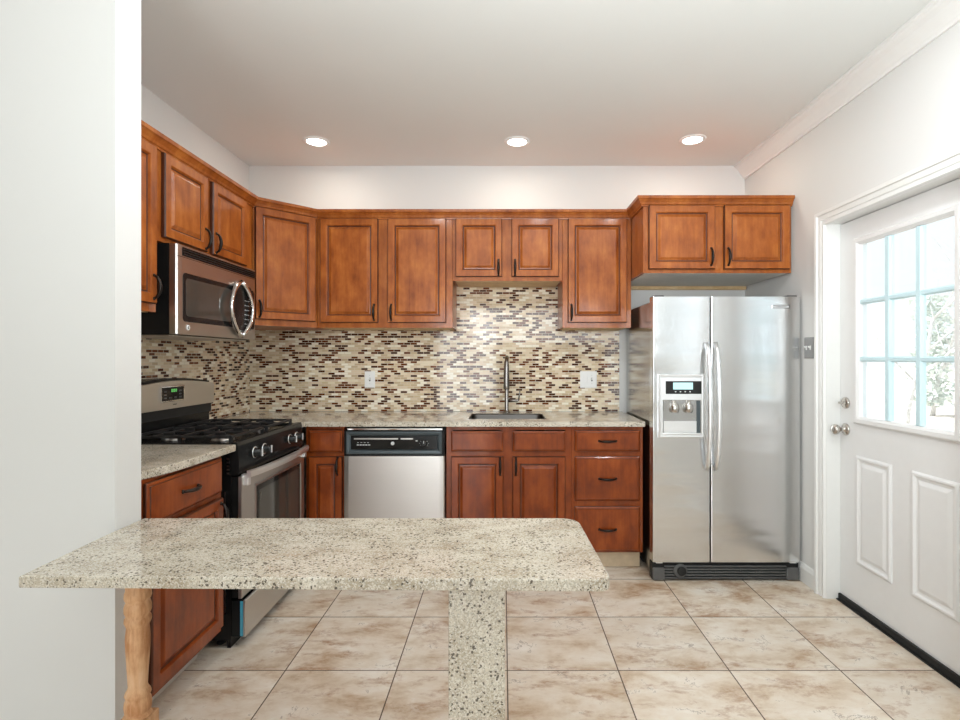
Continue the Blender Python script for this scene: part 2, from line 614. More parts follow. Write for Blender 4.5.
# ------------------------------------------------------------------ the room
struct(MB().box(-4.6, XR + 0.14, -4.1, YB + 0.1, -0.12, 0).build('floor', 'tile'), 'beige travertine look tiles with thin dark grout')
struct(MB().box(-4.6, XR + 0.14, -4.1, YB + 0.1, ZC, ZC + 0.12).build('ceiling', 'ceiling'))
wb = struct(MB().box(XL - 0.1, XR + 0.14, YB, YB + 0.1, 0, ZC).build('wall_back', 'wall'))
MB().box(XL + 0.008, 0.839, YB - 0.008, YB - 0.0005, CT + 0.001, 1.85).build('backsplash', 'mosaic_x', wb, 'mosaic backsplash of small brown, tan and cream bricks')
wl = struct(MB().box(XL - 0.1, XL, 1.795, YB, 0, ZC).build('wall_left', 'wall'))
MB().box(XL + 0.0005, XL + 0.008, 1.80, YB - 0.0085, CT + 0.001, 1.85).build('backsplash', 'mosaic_y', wl, 'mosaic backsplash of small brown, tan and cream bricks')
struct(MB().box(-4.5, -1.204, 1.67, 1.79, 0, ZC).build('wall_partition', 'wall'))
struct(MB().box(-4.6, -4.5, -4.0, 1.79, 0, ZC).build('wall_far_left', 'wall'))

# right wall with the door and window openings
DY0, DY1, DZ = 2.0, 2.915, 2.045        # door opening along y
WY0, WY1, WZ0, WZ1 = -0.2, 1.7, 0.9, 2.1
X0, X1 = XR, XR + 0.14
r = MB()
r.box(X0, X1, DY1, YB, 0, ZC)
r.box(X0, X1, DY0, DY1, DZ, ZC)
r.box(X0, X1, WY1, DY0, 0, ZC)
r.box(X0, X1, WY0, WY1, 0, WZ0)
r.box(X0, X1, WY0, WY1, WZ1, ZC)
r.box(X0, X1, -4.0, WY0, 0, ZC)
struct(r.build('wall_right', 'wall'))
# rear wall with two openings
r = MB()
Y0, Y1 = -4.1, -4.0
r.box(-4.5, -3.95, Y0, Y1, 0, ZC)
r.box(-3.95, -2.45, Y0, Y1, 0, 0.7)
r.box(-3.95, -2.45, Y0, Y1, 2.2, ZC)
r.box(-2.45, -1.42, Y0, Y1, 0, ZC)
r.box(-1.42, -0.14, Y0, Y1, 2.32, ZC)
r.box(-0.14, XR, Y0, Y1, 0, ZC)
struct(r.build('wall_rear', 'wall'))


def window(name, loc, rz, w, z0, z1, nx, nz):
    o = thing(name, None, None, loc, rz)
    struct(o)
    fr = MB().rings(0, w, z0, z1, [(0, 0.06), (0, -0.015), (0.05, -0.015), (0.05, 0.06)], hole=True)
    fr.build('window_frame', 'trim', o)
    m = MB()
    for i in range(1, nx):
        x = 0.05 + (w - 0.1) * i / nx
        m.box(x - 0.012, x + 0.012, 0.01, 0.04, z0 + 0.05, z1 - 0.05)
    for i in range(1, nz):
        z = z0 + 0.05 + (z1 - z0 - 0.1) * i / nz
        m.box(0.05, w - 0.05, 0.012, 0.038, z - 0.012, z + 0.012)
    m.build('muntin_grid', 'trim', o)
    MB().box(0.048, w - 0.048, 0.022, 0.028, z0 + 0.048, z1 - 0.048).build('glass_pane', 'glass', o)
    return o


window('window_1', (XR, WY1, 0), -HALF, WY1 - WY0, WZ0, WZ1, 3, 2)
window('window_2', (-0.14, -4.0, 0), math.pi, 1.28, 0.02, 2.32, 2, 1)
window('window_3', (-2.45, -4.0, 0), math.pi, 1.5, 0.7, 2.2, 2, 2)

# ceiling crown along the right wall
pr = [(0, 2.5900), (-0.010, 2.5900), (-0.013, 2.6020), (-0.020, 2.6080), (-0.030, 2.6250), (-0.048, 2.6520), (-0.062, 2.6640),
      (-0.068, 2.6740), (-0.080, 2.6770), (-0.082, 2.6895), (0, 2.6895)]
struct(MB().prism([(XR - 0.0005 + p[0], p[1]) for p in pr], 'y', -4.0, YB - 0.001).build('trim_1', 'trim'), 'white crown molding along the right wall')

# baseboards
bp = [(0, 0.001), (-0.014, 0.001), (-0.014, 0.082), (-0.010, 0.092), (-0.006, 0.104), (0, 0.108)]
struct(MB().prism([(XR - 0.0005 + p[0], p[1]) for p in bp], 'y', 2.982, YB - 0.001).build('baseboard_right', 'trim'))
struct(MB().prism([(XR - 0.0005 + p[0], p[1]) for p in bp], 'y', -4.0, 1.93).build('baseboard_right_rear', 'trim'))

# door casing (trim around the exterior door) with its jamb
c = MB()
steps = [(0.0, 0.006), (0.005, 0.018), (0.017, 0.018), (0.020, 0.009), (0.027, 0.009), (0.031, 0.016), (0.054, 0.018), (0.057, 0.025), (0.074, 0.027), (0.08, 0.0)]
zi = 2.018                      # underside of the head casing
b = bmesh.new()
cols = []
for off, out in steps:
    x = XR - 0.0005 - out
    cols.append([b.verts.new(p) for p in ((x, DY1 - 0.01 + off, 0.001), (x, DY1 - 0.01 + off, zi + off),
                                          (x, DY0 + 0.01 - off, zi + off), (x, DY0 + 0.01 - off, 0.001))])
first = [b.verts.new((XR - 0.0005, v.co.y, v.co.z)) for v in cols[0]]
cols.insert(0, first)
for i in range(len(cols) - 1):
    for k in range(3):
        b.faces.new((cols[i][k], cols[i][k + 1], cols[i + 1][k + 1], cols[i + 1][k]))
bmesh.ops.recalc_face_normals(b, faces=b.faces)
c._merge(b)
casing = struct(c.build('trim_2', 'trim'), 'white molded casing around the exterior door')
j = MB()
j.box(XR - 0.004, XR + 0.139, DY1 - 0.012, DY1 - 0.0005, 0.001, DZ - 0.001)
j.box(XR - 0.004, XR + 0.139, DY0 + 0.0005, DY0 + 0.012, 0.001, DZ - 0.001)
j.box(XR - 0.004, XR + 0.139, DY0 + 0.0125, DY1 - 0.0125, DZ - 0.024, DZ - 0.001)
j.build('door_jamb', 'trim', casing)

# exterior door: local x runs from the hinge-free far edge towards the camera, -y into the room
door = struct(thing('door_1', None, None, (XR + 0.07, DY1 - 0.014, 0), -HALF), 'white exterior door with a nine-lite window over two raised panels')
DW = DY1 - DY0 - 0.028
GX0, GX1, GZ0, GZ1 = 0.145, 0.755, 0.985, 1.895
d = MB()
d.box(0, GX0, 0, 0.044, 0.032, 2.016)
d.box(GX1, DW, 0, 0.044, 0.032, 2.016)
d.box(GX0, GX1, 0, 0.044, 0.032, GZ0)
d.box(GX0, GX1, 0, 0.044, GZ1, 2.016)
for px0, px1 in ((0.135, 0.385), (0.51, 0.76)):
    d.rings(px0, px1, 0.245, 0.80, [(0, 0.002), (0, -0.004), (0.008, -0.010), (0.016, -0.010), (0.024, -0.003), (0.034, -0.001),
                                    (0.05, -0.008), (0.055, -0.009)])
d.build('door_slab', 'door_white', door)
MB().rings(GX0 - 0.022, GX1 + 0.022, GZ0 - 0.022, GZ1 + 0.022,
           [(0, 0.0), (0, -0.010), (0.008, -0.016), (0.026, -0.016), (0.038, -0.006), (0.04, 0.012)], hole=True).build('window_frame', 'door_white', door)
m = MB()
gx, gz = GX0 + 0.018, GZ0 + 0.018
gw, gh = GX1 - GX0 - 0.036, GZ1 - GZ0 - 0.036
for i in (1, 2):
    x = gx + gw * i / 3
    m.prism([(x - 0.020, 0.018), (x - 0.020, 0.006), (x - 0.012, -0.004), (x + 0.012, -0.004), (x + 0.020, 0.006), (x + 0.020, 0.018)], 'z', gz, gz + gh)
    z = gz + gh * i / 3
    m.prism([(0.0185, z - 0.013), (0.006, z - 0.013), (-0.0035, z - 0.007), (-0.0035, z + 0.007), (0.006, z + 0.013), (0.0185, z + 0.013)], 'x', gx, gx + gw)
m.build('muntin_grid', 'grille', door, 'pale blue-white grille')
MB().box(GX0 + 0.001, GX1 - 0.001, 0.019, 0.025, GZ0 + 0.001, GZ1 - 0.001).build('glass_pane', 'glass', door)
kb = MB().lathe([(0.032, -0.0005), (0.032, -0.006), (0.026, -0.011), (0.012, -0.013), (0.011, -0.036), (0.020, -0.042), (0.027, -0.052),
                 (0.028, -0.060), (0.024, -0.069), (0.012, -0.074), (0.002, -0.075)], (0.048, 0, 0.922), 'y').build('door_knob', 'nickel', door, 'satin nickel door knob')
db = MB().lathe([(0.031, -0.0005), (0.031, -0.006), (0.027, -0.012), (0.010, -0.014)], (0.048, 0, 1.062), 'y').build('deadbolt', 'nickel', door, 'satin nickel deadbolt')
MB().box(0.028, 0.068, -0.032, -0.0135, 1.056, 1.068, 0.003).build('thumb_turn', 'nickel', db)
MB().box(0.0, DW, -0.014, -0.0005, 0.006, 0.036, 0.003).build('door_sweep', 'rubber', door, 'black rubber door sweep')
struct(MB().box(XR + 0.046, XR + 0.139, DY0 + 0.013, DY1 - 0.013, 0.0005, 0.006).build('trim_3', 'dark_plastic'), 'dark door threshold')

# ------------------------------------------------------------------ cabinets
DOOR_P = [(0, -0.003), (0, -0.017), (0.004, -0.0225), (0.041, -0.0225), (0.044, -0.021), (0.0475, -0.011), (0.0505, -0.0095),
          (0.054, -0.010), (0.058, -0.0105), (0.070, -0.0195), (0.073, -0.0205)]
DRAW_P = [(0, -0.003), (0, -0.011), (0.002, -0.013), (0.009, -0.0175), (0.012, -0.0175), (0.014, -0.021)]
DOOR_G = {0, 1, 5, 6}        # pinstripe glazing in the groove, painted gap shadow on the outer edge
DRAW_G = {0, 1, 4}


def pull(parent, x, z, vertical, y0=-0.021):
    """arched cabinet pull on two round feet"""
    h = MB()
    pts, rad = [], []
    for i in range(13):
        a = i / 12
        s = (a - 0.5) * 0.1
        out = y0 - 0.004 - 0.024 * math.sin(math.pi * a) ** 0.6
        pts.append((x, out, z + s) if vertical else (x + s, out, z))
        rad.append(0.0052 + 0.0032 * math.sin(math.pi * a))
    h.tube(pts, rad, 8)
    for s in (-0.05, 0.05):
        cx, cz = (x, z + s) if vertical else (x + s, z)
        h.lathe([(0.008, 0), (0.0075, -0.004), (0.005, -0.007)], (cx, y0 + 0.0002, cz), 'y', 12)
    h.build('handle', 'bronze', parent)


def cab_door(root, x0, x1, z0, z1, mat, hx=None, hz=None):
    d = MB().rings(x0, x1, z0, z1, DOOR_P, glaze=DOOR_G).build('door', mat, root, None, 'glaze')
    if hx is not None:
        pull(d, hx, hz, True)
    return d


def cab_drawer(root, x0, x1, z0, z1, mat, handle=True, name='drawer'):
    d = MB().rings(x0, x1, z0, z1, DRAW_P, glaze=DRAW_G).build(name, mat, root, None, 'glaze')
    if handle:
        pull(d, (x0 + x1) / 2, (z0 + z1) / 2, False)
    return d


def carcass(root, w, depth, z0, z1, mat, toe=False, under=None):
    """box with a separate face frame; the underside is pale where seen"""
    MB().box(0, w, 0.02, depth, z0 + (0.004 if under else 0), z1).build('carcass', mat, root)
    if under:
        MB().box(0.016, w - 0.016, 0.024, depth - 0.002, z0 - 0.001, z0 + 0.0035).build('bottom_panel', under, root, 'pale underside panel')


def frame(root, w, z0, z1, stiles, rails, mat):
    """stiles = [(x0,x1)], rails = [(x0,x1,z0,z1)]"""
    f = MB()
    for a, b_ in stiles:
        f.box(a, b_, 0, 0.0195, z0, z1, 0.001, 1)
    for a, b_, c0, c1 in rails:
        f.box(a, b_, 0.0003, 0.0195, c0, c1)
    f.build('face_frame', mat, root)


UZ0, UZ1 = 1.50, 2.245
G_UP, G_BASE = 'cherry wall cabinets', 'cherry base cabinets'

# back wall, double-door
t = thing('wall_cabinet', 'cherry double-door wall cabinet over the dishwasher', 'cabinet', (-1.228, 3.56, 0), 0, G_UP)
w = 0.894
carcass(t, w, 0.32, UZ0, UZ1, 'cherry', under='maple')
frame(t, w, UZ0, UZ1, [(0, 0.04), (0.39, 0.485), (w - 0.06, w)], [(0.04, 0.39, UZ0, UZ0 + 0.045), (0.04, 0.39, 2.2, UZ1), (0.485, w - 0.06, UZ0, UZ0 + 0.045), (0.485, w - 0.06, 2.2, UZ1)], 'cherry')
cab_door(t, 0.024, 0.405, 1.534, 2.218, 'cherry', 0.38, 1.60)
cab_door(t, 0.468, 0.853, 1.534, 2.218, 'cherry', 0.493, 1.60)
# over the sink
t = thing('wall_cabinet', 'short cherry wall cabinet over the sink', 'cabinet', (-0.333, 3.56, 0), 0, G_UP)
w = 0.726
carcass(t, w, 0.32, 1.81, UZ1, 'cherry', under='maple')
frame(t, w, 1.81, UZ1, [(0, 0.04), (0.315, 0.40), (w - 0.04, w)], [(0.04, 0.315, 1.81, 1.85), (0.04, 0.315, 2.2, UZ1), (0.40, w - 0.04, 1.81, 1.85), (0.40, w - 0.04, 2.2, UZ1)], 'cherry')
cab_door(t, 0.021, 0.327, 1.836, 2.218, 'cherry', 0.303, 1.895)
cab_door(t, 0.390, 0.701, 1.836, 2.218, 'cherry', 0.412, 1.895)
# single, right of the sink
t = thing('wall_cabinet', 'single-door cherry wall cabinet beside the refrigerator', 'cabinet', (0.394, 3.56, 0), 0, G_UP)
w = 0.453
carcass(t, w, 0.32, UZ0, UZ1, 'cherry', under='maple')
frame(t, w, UZ0, UZ1, [(0, 0.05), (w - 0.04, w)], [(0.05, w - 0.04, UZ0, UZ0 + 0.045), (0.05, w - 0.04, 2.2, UZ1)], 'cherry')
cab_door(t, 0.034, 0.423, 1.534, 2.218, 'cherry', 0.056, 1.60)
# over the refrigerator
t = thing('wall_cabinet', 'deep cherry wall cabinet above the refrigerator', 'cabinet', (0.849, 3.26, 0), 0, G_UP)
w = 0.896
carcass(t, w, 0.625, 1.815, UZ1, 'cherry', under='melamine')
MB().box(0.003, w - 0.003, 0.59, 0.624, 1.79, 1.8135).build('back_rail', 'maple', t, 'pale maple rail along the wall')
frame(t, w, 1.815, UZ1, [(0, 0.05), (0.405, 0.50), (w - 0.04, w)], [(0.05, 0.405, 1.815, 1.86), (0.05, 0.405, 2.2, UZ1), (0.50, w - 0.04, 1.815, 1.86), (0.50, w - 0.04, 2.2, UZ1)], 'cherry')
cab_door(t, 0.030, 0.430, 1.836, 2.222, 'cherry', 0.405, 1.91)
cab_door(t, 0.484, 0.880, 1.836, 2.222, 'cherry', 0.508, 1.91)
# diagonal corner
t = thing('corner_cabinet', 'single-door cherry cabinet set diagonally across the corner', 'cabinet', (-1.52, 3.269, 0), math.pi / 4, G_UP)
wld = Matrix.Rotation(-math.pi / 4, 4, 'Z')


def to_loc(x, y):
    v = wld @ Vector((x + 1.52, y - 3.269, 0))
    return (v.x, v.y)


w = 0.411
poly = [(0.002, 0.02), (w - 0.002, 0.02), to_loc(-1.231, 3.563), to_loc(-1.231, 3.878), to_loc(-1.824, 3.878), to_loc(-1.824, 3.272), to_loc(-1.523, 3.272)]
MB().prism(poly, 'z', UZ0, UZ1).build('carcass', 'cherry', t)
frame(t, w, UZ0, UZ1, [(0.001, 0.03), (w - 0.04, w - 0.001)], [(0.03, w - 0.04, UZ0, UZ0 + 0.045), (0.03, w - 0.04, 2.2, UZ1)], 'cherry')
cab_door(t, 0.008, 0.392, 1.538, 2.222, 'cherry', 0.032, 1.60)
# over the microwave (left wall)
t = thing('wall_cabinet', 'short double-door cherry wall cabinet above the microwave', 'cabinet', (-1.52, 2.358, 0), HALF, G_UP)
w = 0.909
carcass(t, w, 0.305, 1.817, UZ1, 'cherry')
frame(t, w, 1.817, UZ1, [(0, 0.04), (0.365, 0.44), (w - 0.12, w - 0.002)], [(0.04, 0.365, 1.817, 1.85), (0.04, 0.365, 2.2, UZ1), (0.44, w - 0.12, 1.817, 1.85), (0.44, w - 0.12, 2.2, UZ1)], 'cherry')
cab_door(t, 0.030, 0.378, 1.838, 2.213, 'cherry', 0.354, 1.90)
cab_door(t, 0.427, 0.797, 1.838, 2.213, 'cherry', 0.452, 1.90)
# tall one by the partition
t = thing('wall_cabinet', 'cherry wall cabinet left of the microwave, partly hidden by the white partition', 'cabinet', (-1.52, 1.798, 0), HALF, G_UP)
w = 0.558
carcass(t, w, 0.305, UZ0, UZ1, 'cherry', under='maple')
frame(t, w, UZ0, UZ1, [(0, 0.05), (w - 0.05, w)], [(0.05, w - 0.05, UZ0, UZ0 + 0.045), (0.05, w - 0.05, 2.2, UZ1)], 'cherry')
cab_door(t, 0.035, 0.534, 1.534, 2.213, 'cherry', 0.511, 1.605)

# crown molding along the tops of the wall cabinets: one continuous run
cp = [(0.001, 2.216), (0.009, 2.216), (0.011, 2.224), (0.016, 2.227), (0.020, 2.238), (0.032, 2.253), (0.040, 2.258), (0.042, 2.274), (0.001, 2.274)]
tag(MB().sweep([(-1.52, 1.80), (-1.52, 3.269), (-1.229, 3.56), (0.848, 3.56), (0.848, 3.26), (1.747, 3.26)], cp).build('cabinet_crown_molding', 'cherry'),
    'cherry crown molding running along the tops of the wall cabinets', 'molding', None, 'thing')

# base cabinets on the back wall, face frames at y = 3.28
BZ0, BZ1 = 0.115, 0.884


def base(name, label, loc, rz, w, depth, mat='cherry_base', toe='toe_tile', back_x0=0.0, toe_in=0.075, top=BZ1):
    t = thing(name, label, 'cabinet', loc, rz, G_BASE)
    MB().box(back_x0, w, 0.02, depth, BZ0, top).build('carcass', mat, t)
    MB().box(0.0, w, toe_in, toe_in + 0.015, 0.001, BZ0 - 0.001).build('toe_kick', toe, t, 'pale toe kick')
    return t


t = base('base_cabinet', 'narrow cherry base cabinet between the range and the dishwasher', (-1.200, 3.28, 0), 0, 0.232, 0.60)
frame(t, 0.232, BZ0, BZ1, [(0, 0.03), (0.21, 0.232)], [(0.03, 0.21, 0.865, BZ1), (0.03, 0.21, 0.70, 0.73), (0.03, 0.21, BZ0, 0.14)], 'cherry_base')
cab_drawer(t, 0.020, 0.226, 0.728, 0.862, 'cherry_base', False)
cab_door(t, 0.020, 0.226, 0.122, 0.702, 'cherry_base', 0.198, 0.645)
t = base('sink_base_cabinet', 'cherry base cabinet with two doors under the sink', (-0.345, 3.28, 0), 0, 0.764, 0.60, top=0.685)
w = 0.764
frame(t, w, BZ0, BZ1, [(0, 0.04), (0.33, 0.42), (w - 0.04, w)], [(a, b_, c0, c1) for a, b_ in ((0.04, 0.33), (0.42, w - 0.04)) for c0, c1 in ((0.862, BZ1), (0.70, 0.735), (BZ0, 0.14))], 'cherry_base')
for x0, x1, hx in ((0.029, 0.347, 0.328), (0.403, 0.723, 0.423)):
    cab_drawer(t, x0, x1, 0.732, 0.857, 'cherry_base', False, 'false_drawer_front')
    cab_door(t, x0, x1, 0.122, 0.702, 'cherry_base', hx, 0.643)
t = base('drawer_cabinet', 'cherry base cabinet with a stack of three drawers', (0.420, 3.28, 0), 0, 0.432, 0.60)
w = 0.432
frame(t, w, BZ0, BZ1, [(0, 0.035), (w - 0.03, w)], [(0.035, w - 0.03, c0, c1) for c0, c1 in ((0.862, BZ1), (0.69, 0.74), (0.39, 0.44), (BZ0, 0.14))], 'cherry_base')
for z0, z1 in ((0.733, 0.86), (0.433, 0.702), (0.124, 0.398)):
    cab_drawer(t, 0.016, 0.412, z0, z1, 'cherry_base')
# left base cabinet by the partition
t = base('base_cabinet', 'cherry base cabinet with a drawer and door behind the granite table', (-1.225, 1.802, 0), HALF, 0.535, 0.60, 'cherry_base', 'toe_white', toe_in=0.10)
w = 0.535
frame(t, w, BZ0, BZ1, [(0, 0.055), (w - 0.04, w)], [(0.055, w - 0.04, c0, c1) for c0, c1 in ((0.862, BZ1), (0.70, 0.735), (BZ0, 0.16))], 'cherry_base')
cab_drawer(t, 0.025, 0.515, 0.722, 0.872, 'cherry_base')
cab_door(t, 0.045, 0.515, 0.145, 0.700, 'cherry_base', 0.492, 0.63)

# ------------------------------------------------------------------ counters, sink, faucet
SX0, SX1, SY0, SY1 = -0.220, 0.275, 3.395, 3.735
ct = MB().slab_hole(-1.20, 0.858, 3.25, YB - 0.010, 0.885, CT, SX0, SX1, SY0, SY1)
ct.box(XL + 0.010, -1.20, 3.178, YB - 0.010, 0.885, CT)
ct.build('countertop', 'granite')
tag(bpy.data.objects['countertop'], 'long granite countertop on the back cabinets with a sink cutout', 'countertop')
cl = MB().prism([(XL + 0.010, 1.793), (-1.235, 1.793), (-1.217, 1.86), (-1.198, 1.95), (-1.190, 2.06), (-1.190, 2.396), (XL + 0.010, 2.396)], 'z', 0.885, CT, 0.004)
tag(cl.build('countertop', 'granite'), 'short granite countertop between the partition and the range', 'countertop')

sk = thing('sink', 'dark undermount sink set into the granite counter', 'sink', (0, 3.565, 0.70))
s = MB()
s.rings(SX0 - 0.004, SX1 + 0.004, -0.174, 0.174, [(0, 0), (0.0, 0.01)], cap=False)
s.bm.free()
s.bm = bmesh.new()


def rect_loop(bm, x0, x1, y0, y1, z, r_=0.04, n=5):
    vs_ = []
    for cx, cy, a0 in ((x1 - r_, y1 - r_, 0), (x0 + r_, y1 - r_, HALF), (x0 + r_, y0 + r_, math.pi), (x1 - r_, y0 + r_, 3 * HALF)):
        for i in range(n):
            a = a0 + HALF * i / (n - 1)
            vs_.append(bm.verts.new((cx + r_ * math.cos(a), cy + r_ * math.sin(a), z)))
    return vs_


lp = [(-0.0008, 0.2145), (-0.004, 0.2145), (-0.006, 0.20), (-0.012, 0.02), (-0.04, 0.004)]
loops = [rect_loop(s.bm, SX0 - e, SX1 + e, SY0 - e - 3.565, SY1 + e - 3.565, z) for e, z in lp]
for a, b_ in zip(loops, loops[1:]):
    for k in range(len(a)):
        f = s.bm.faces.new((a[k], a[(k + 1) % len(a)], b_[(k + 1) % len(a)], b_[k]))
        f.smooth = True
s.bm.faces.new(loops[-1])
bmesh.ops.recalc_face_normals(s.bm, faces=s.bm.faces)
bmesh.ops.reverse_faces(s.bm, faces=s.bm.faces)
s.build('basin', 'sink_steel', sk)
MB().lathe([(0.04, 0.005), (0.038, 0.009), (0.02, 0.007)], (0.03, 0, 0), 'z').build('drain', 'chrome', sk)

fc = thing('faucet', 'brushed nickel pull-down faucet behind the sink', 'faucet', (0.026, 3.79, CT + 0.0005))
f = MB()
f.lathe([(0.026, 0), (0.026, 0.006), (0.017, 0.012), (0.0145, 0.02), (0.0145, 0.16), (0.0125, 0.17)], (0, 0, 0), 'z')
pts = [(0, 0, 0.165), (0, 0, 0.30)]
for i in range(1, 11):
    a = math.pi * i / 10
    pts.append((0, -0.055 + 0.055 * math.cos(a), 0.30 + 0.09 * math.sin(a)))
pts.append((0, -0.11, 0.27))
f.tube(pts, 0.0138, 14)
f.build('neck', 'faucet', fc)
MB().lathe([(0.0195, 0.17), (0.0212, 0.175), (0.0212, 0.20), (0.0185, 0.30), (0.0155, 0.36), (0.0135, 0.365)], (-0.002, -0.11, 0), 'z').build('spray_head', 'faucet', fc)
h = MB().tube([(0.012, 0, 0.085), (0.05, 0, 0.085), (0.078, 0, 0.086), (0.088, 0, 0.095)], [0.011, 0.011, 0.009, 0.006], 12)
h.tube([(0.085, 0, 0.090), (0.088, -0.004, 0.12), (0.094, -0.008, 0.16)], [0.006, 0.0048, 0.0042], 10)
h.build('lever', 'faucet', fc)

# ------------------------------------------------------------------ dishwasher
dw = thing('dishwasher', 'stainless dishwasher with a black control strip', 'dishwasher', (-0.961, 3.245, 0))
W = 0.610
MB().box(0.004, W - 0.004, 0.062, 0.60, 0.10, 0.878).build('tub', 'dark_plastic', dw)
MB().box(0.006, W - 0.006, 0.09, 0.105, 0.002, 0.0995).build('toe_panel', 'dark_plastic', dw)
dd = MB()
pz = [(0.0, 0.060), (0.0, 0.008), (0.003, 0.003), (0.010, 0.0), (0.03, -0.002), (W - 0.03, -0.002), (W - 0.010, 0.0), (W - 0.003, 0.003), (W, 0.008), (W, 0.060)]
dd.prism(pz, 'z', 0.115, 0.708, smooth=False)
dd.build('door', 'steel', dw)
cb = MB()
cb.prism(pz, 'z', 0.712, 0.862)
con = cb.build('console', 'black', dw, 'black control console')
MB().box(0.02, W - 0.014, 0.001, 0.055, 0.863, 0.876, 0.003).build('chrome_trim', 'chrome', dw, 'bright trim strip along the top')
fr = MB()
fr.rings(0.018, W - 0.018, 0.722, 0.856, [(0, -0.0015), (0, -0.011), (0.006, -0.013), (0.018, -0.010), (0.026, -0.002)], hole=True)
fr.build('console_frame', 'slate', dw, 'slate grey sculpted frame')
pn = MB().box(0.064, W - 0.064, -0.0085, -0.0022, 0.750, 0.808).build('control_panel', 'black_glass', dw)
MB().box(0.064, 0.33, -0.0095, -0.0065, 0.8095, 0.818, 0.001).build('latch_grip', 'steel', dw)
MB().box(0.345, 0.42, -0.0095, -0.0065, 0.8095, 0.818, 0.001).build('latch_grip', 'steel', dw)
for i in range(5):
    MB().box(0.082 + i * 0.017, 0.094 + i * 0.017, -0.0105, -0.0082, 0.774, 0.780).build('button', 'light_grey', pn)
for i in range(4):
    MB().box(0.084 + i * 0.02, 0.094 + i * 0.02, -0.0098, -0.0083, 0.790, 0.7925).build('indicator', 'light_grey', pn)
MB().lathe([(0.011, -0.0083), (0.011, -0.0095), (0.009, -0.0105)], (0.297, 0, 0.786), 'y', 20).build('badge', 'light_grey', pn)
dl = MB().lathe([(0.021, -0.0083), (0.020, -0.016), (0.016, -0.022), (0.014, -0.023)], (0.486, 0, 0.787), 'y', 24).build('dial', 'black', pn)
MB().box(0.4845, 0.4875, -0.0245, -0.0228, 0.787, 0.803).build('pointer', 'light_grey', dl)
for a in range(8):
    an = a * math.pi / 4
    x, z = 0.486 + 0.027 * math.cos(an), 0.787 + 0.0165 * math.sin(an)
    if abs(z - 0.787) < 0.018:
        MB().box(x - 0.002, x + 0.002, -0.0098, -0.0083, z - 0.001, z + 0.001).build('tick_mark', 'light_grey', pn)
MB().box(0.436, 0.447, -0.0102, -0.0083, 0.799, 0.804).build('indicator', 'white_plastic', pn)

# ------------------------------------------------------------------ range
rg = thing('gas_range', 'stainless gas range with black cooktop and backguard', 'range', (-1.185, 2.405, 0), HALF)
W = 0.765
MB().box(0.002, W - 0.002, 0.032, 0.60, 0.035, 0.893).build('body', 'black', rg, 'black side panels')
MB().box(0.004, W - 0.004, 0.034, 0.05, 0.002, 0.0345).build('kick_plate', 'black', rg)
for x, y in ((0.05, 0.10), (W - 0.05, 0.10), (0.05, 0.54), (W - 0.05, 0.54)):
    MB().lathe([(0.018, 0.001), (0.018, 0.01), (0.01, 0.012), (0.01, 0.0345)], (x, y, 0), 'z', 14).build('foot', 'dark_plastic', rg)
vs_side = MB()
for k in range(5):
    vs_side.box(-0.001, 0.002, 0.040, 0.050, 0.78 + k * 0.016, 0.788 + k * 0.016)
vs_side.build('side_vents', 'steel', rg)
MB().box(-0.001, 0.0018, 0.056, 0.059, 0.16, 0.70).build('side_trim', 'steel', rg)
cook = MB()
cook.box(0.0, W, 0.0305, 0.60, 0.894, 0.906, 0.004)
for x in (0.0, W - 0.014):
    cook.box(x, x + 0.014, 0.0305, 0.54, 0.900, 0.918, 0.004)
cook.build('cooktop', 'black', rg, 'black enamel cooktop')
pts = [(0.030, 0.775), (0.002, 0.775), (-0.006, 0.79), (0.000, 0.905), (0.006, 0.922), (0.030, 0.922)]
cpn = MB().prism(pts, 'x', 0.0, W).build('control_panel', 'black', rg)
for kx in (0.160, 0.262, 0.582, 0.676):
    yk = 0.0
    kn = MB()
    kn.lathe([(0.024, 0.002), (0.024, -0.006), (0.019, -0.009), (0.0175, -0.030), (0.015, -0.034)], (kx, yk, 0.850), 'y', 20)
    kb_ = kn.build('knob', 'black', cpn)
    MB().box(kx - 0.005, kx + 0.005, -0.042, -0.0335, 0.832, 0.868, 0.003).build('knob_grip', 'satin', kb_)
    MB().lathe([(0.0275, 0.001), (0.0275, -0.004), (0.0245, -0.0045)], (kx, yk, 0.850), 'y', 20).build('knob_ring', 'satin', kb_)
od = MB()
od.rings(0.004, W - 0.004, 0.222, 0.768, [(0, -0.006), (0, -0.020), (0.004, -0.0215), (0.118, -0.022)])
odr = od.shift((0, 0.006, 0)).build('oven_door', 'steel_h', rg)
MB().box(0.006, W - 0.006, 0.0005, 0.0310, 0.225, 0.766).build('door_liner', 'black', odr, 'black inner door edge')
MB().box(0.142, 0.690, -0.0175, -0.0165, 0.345, 0.695).build('window_glass', 'black_glass', odr)
MB().rings(0.128, 0.704, 0.331, 0.709, [(0, -0.0165), (0, -0.019), (0.006, -0.021), (0.014, -0.018), (0.015, -0.0165)], hole=True).build('window_trim', 'steel', odr)
MB().box(0.17, 0.662, -0.0185, -0.0176, 0.37, 0.67).build('viewing_area', 'oven_glass', odr)
hb = MB()
n = 15
b = bmesh.new()
rr = []
for i in range(n):
    a = i / (n - 1)
    x = 0.02 + (W - 0.04) * a
    y = -0.040 - 0.028 * math.sin(math.pi * a) ** 0.7
    rr.append([b.verts.new(p) for p in ((x, y + 0.010, 0.780), (x, y - 0.006, 0.784), (x, y - 0.010, 0.80), (x, y - 0.006, 0.812), (x, y + 0.010, 0.814))])
for i in range(n - 1):
    for k in range(5):
        b.faces.new((rr[i][k], rr[i][(k + 1) % 5], rr[i + 1][(k + 1) % 5], rr[i + 1][k])).smooth = False
b.faces.new(rr[0])
b.faces.new(rr[-1])
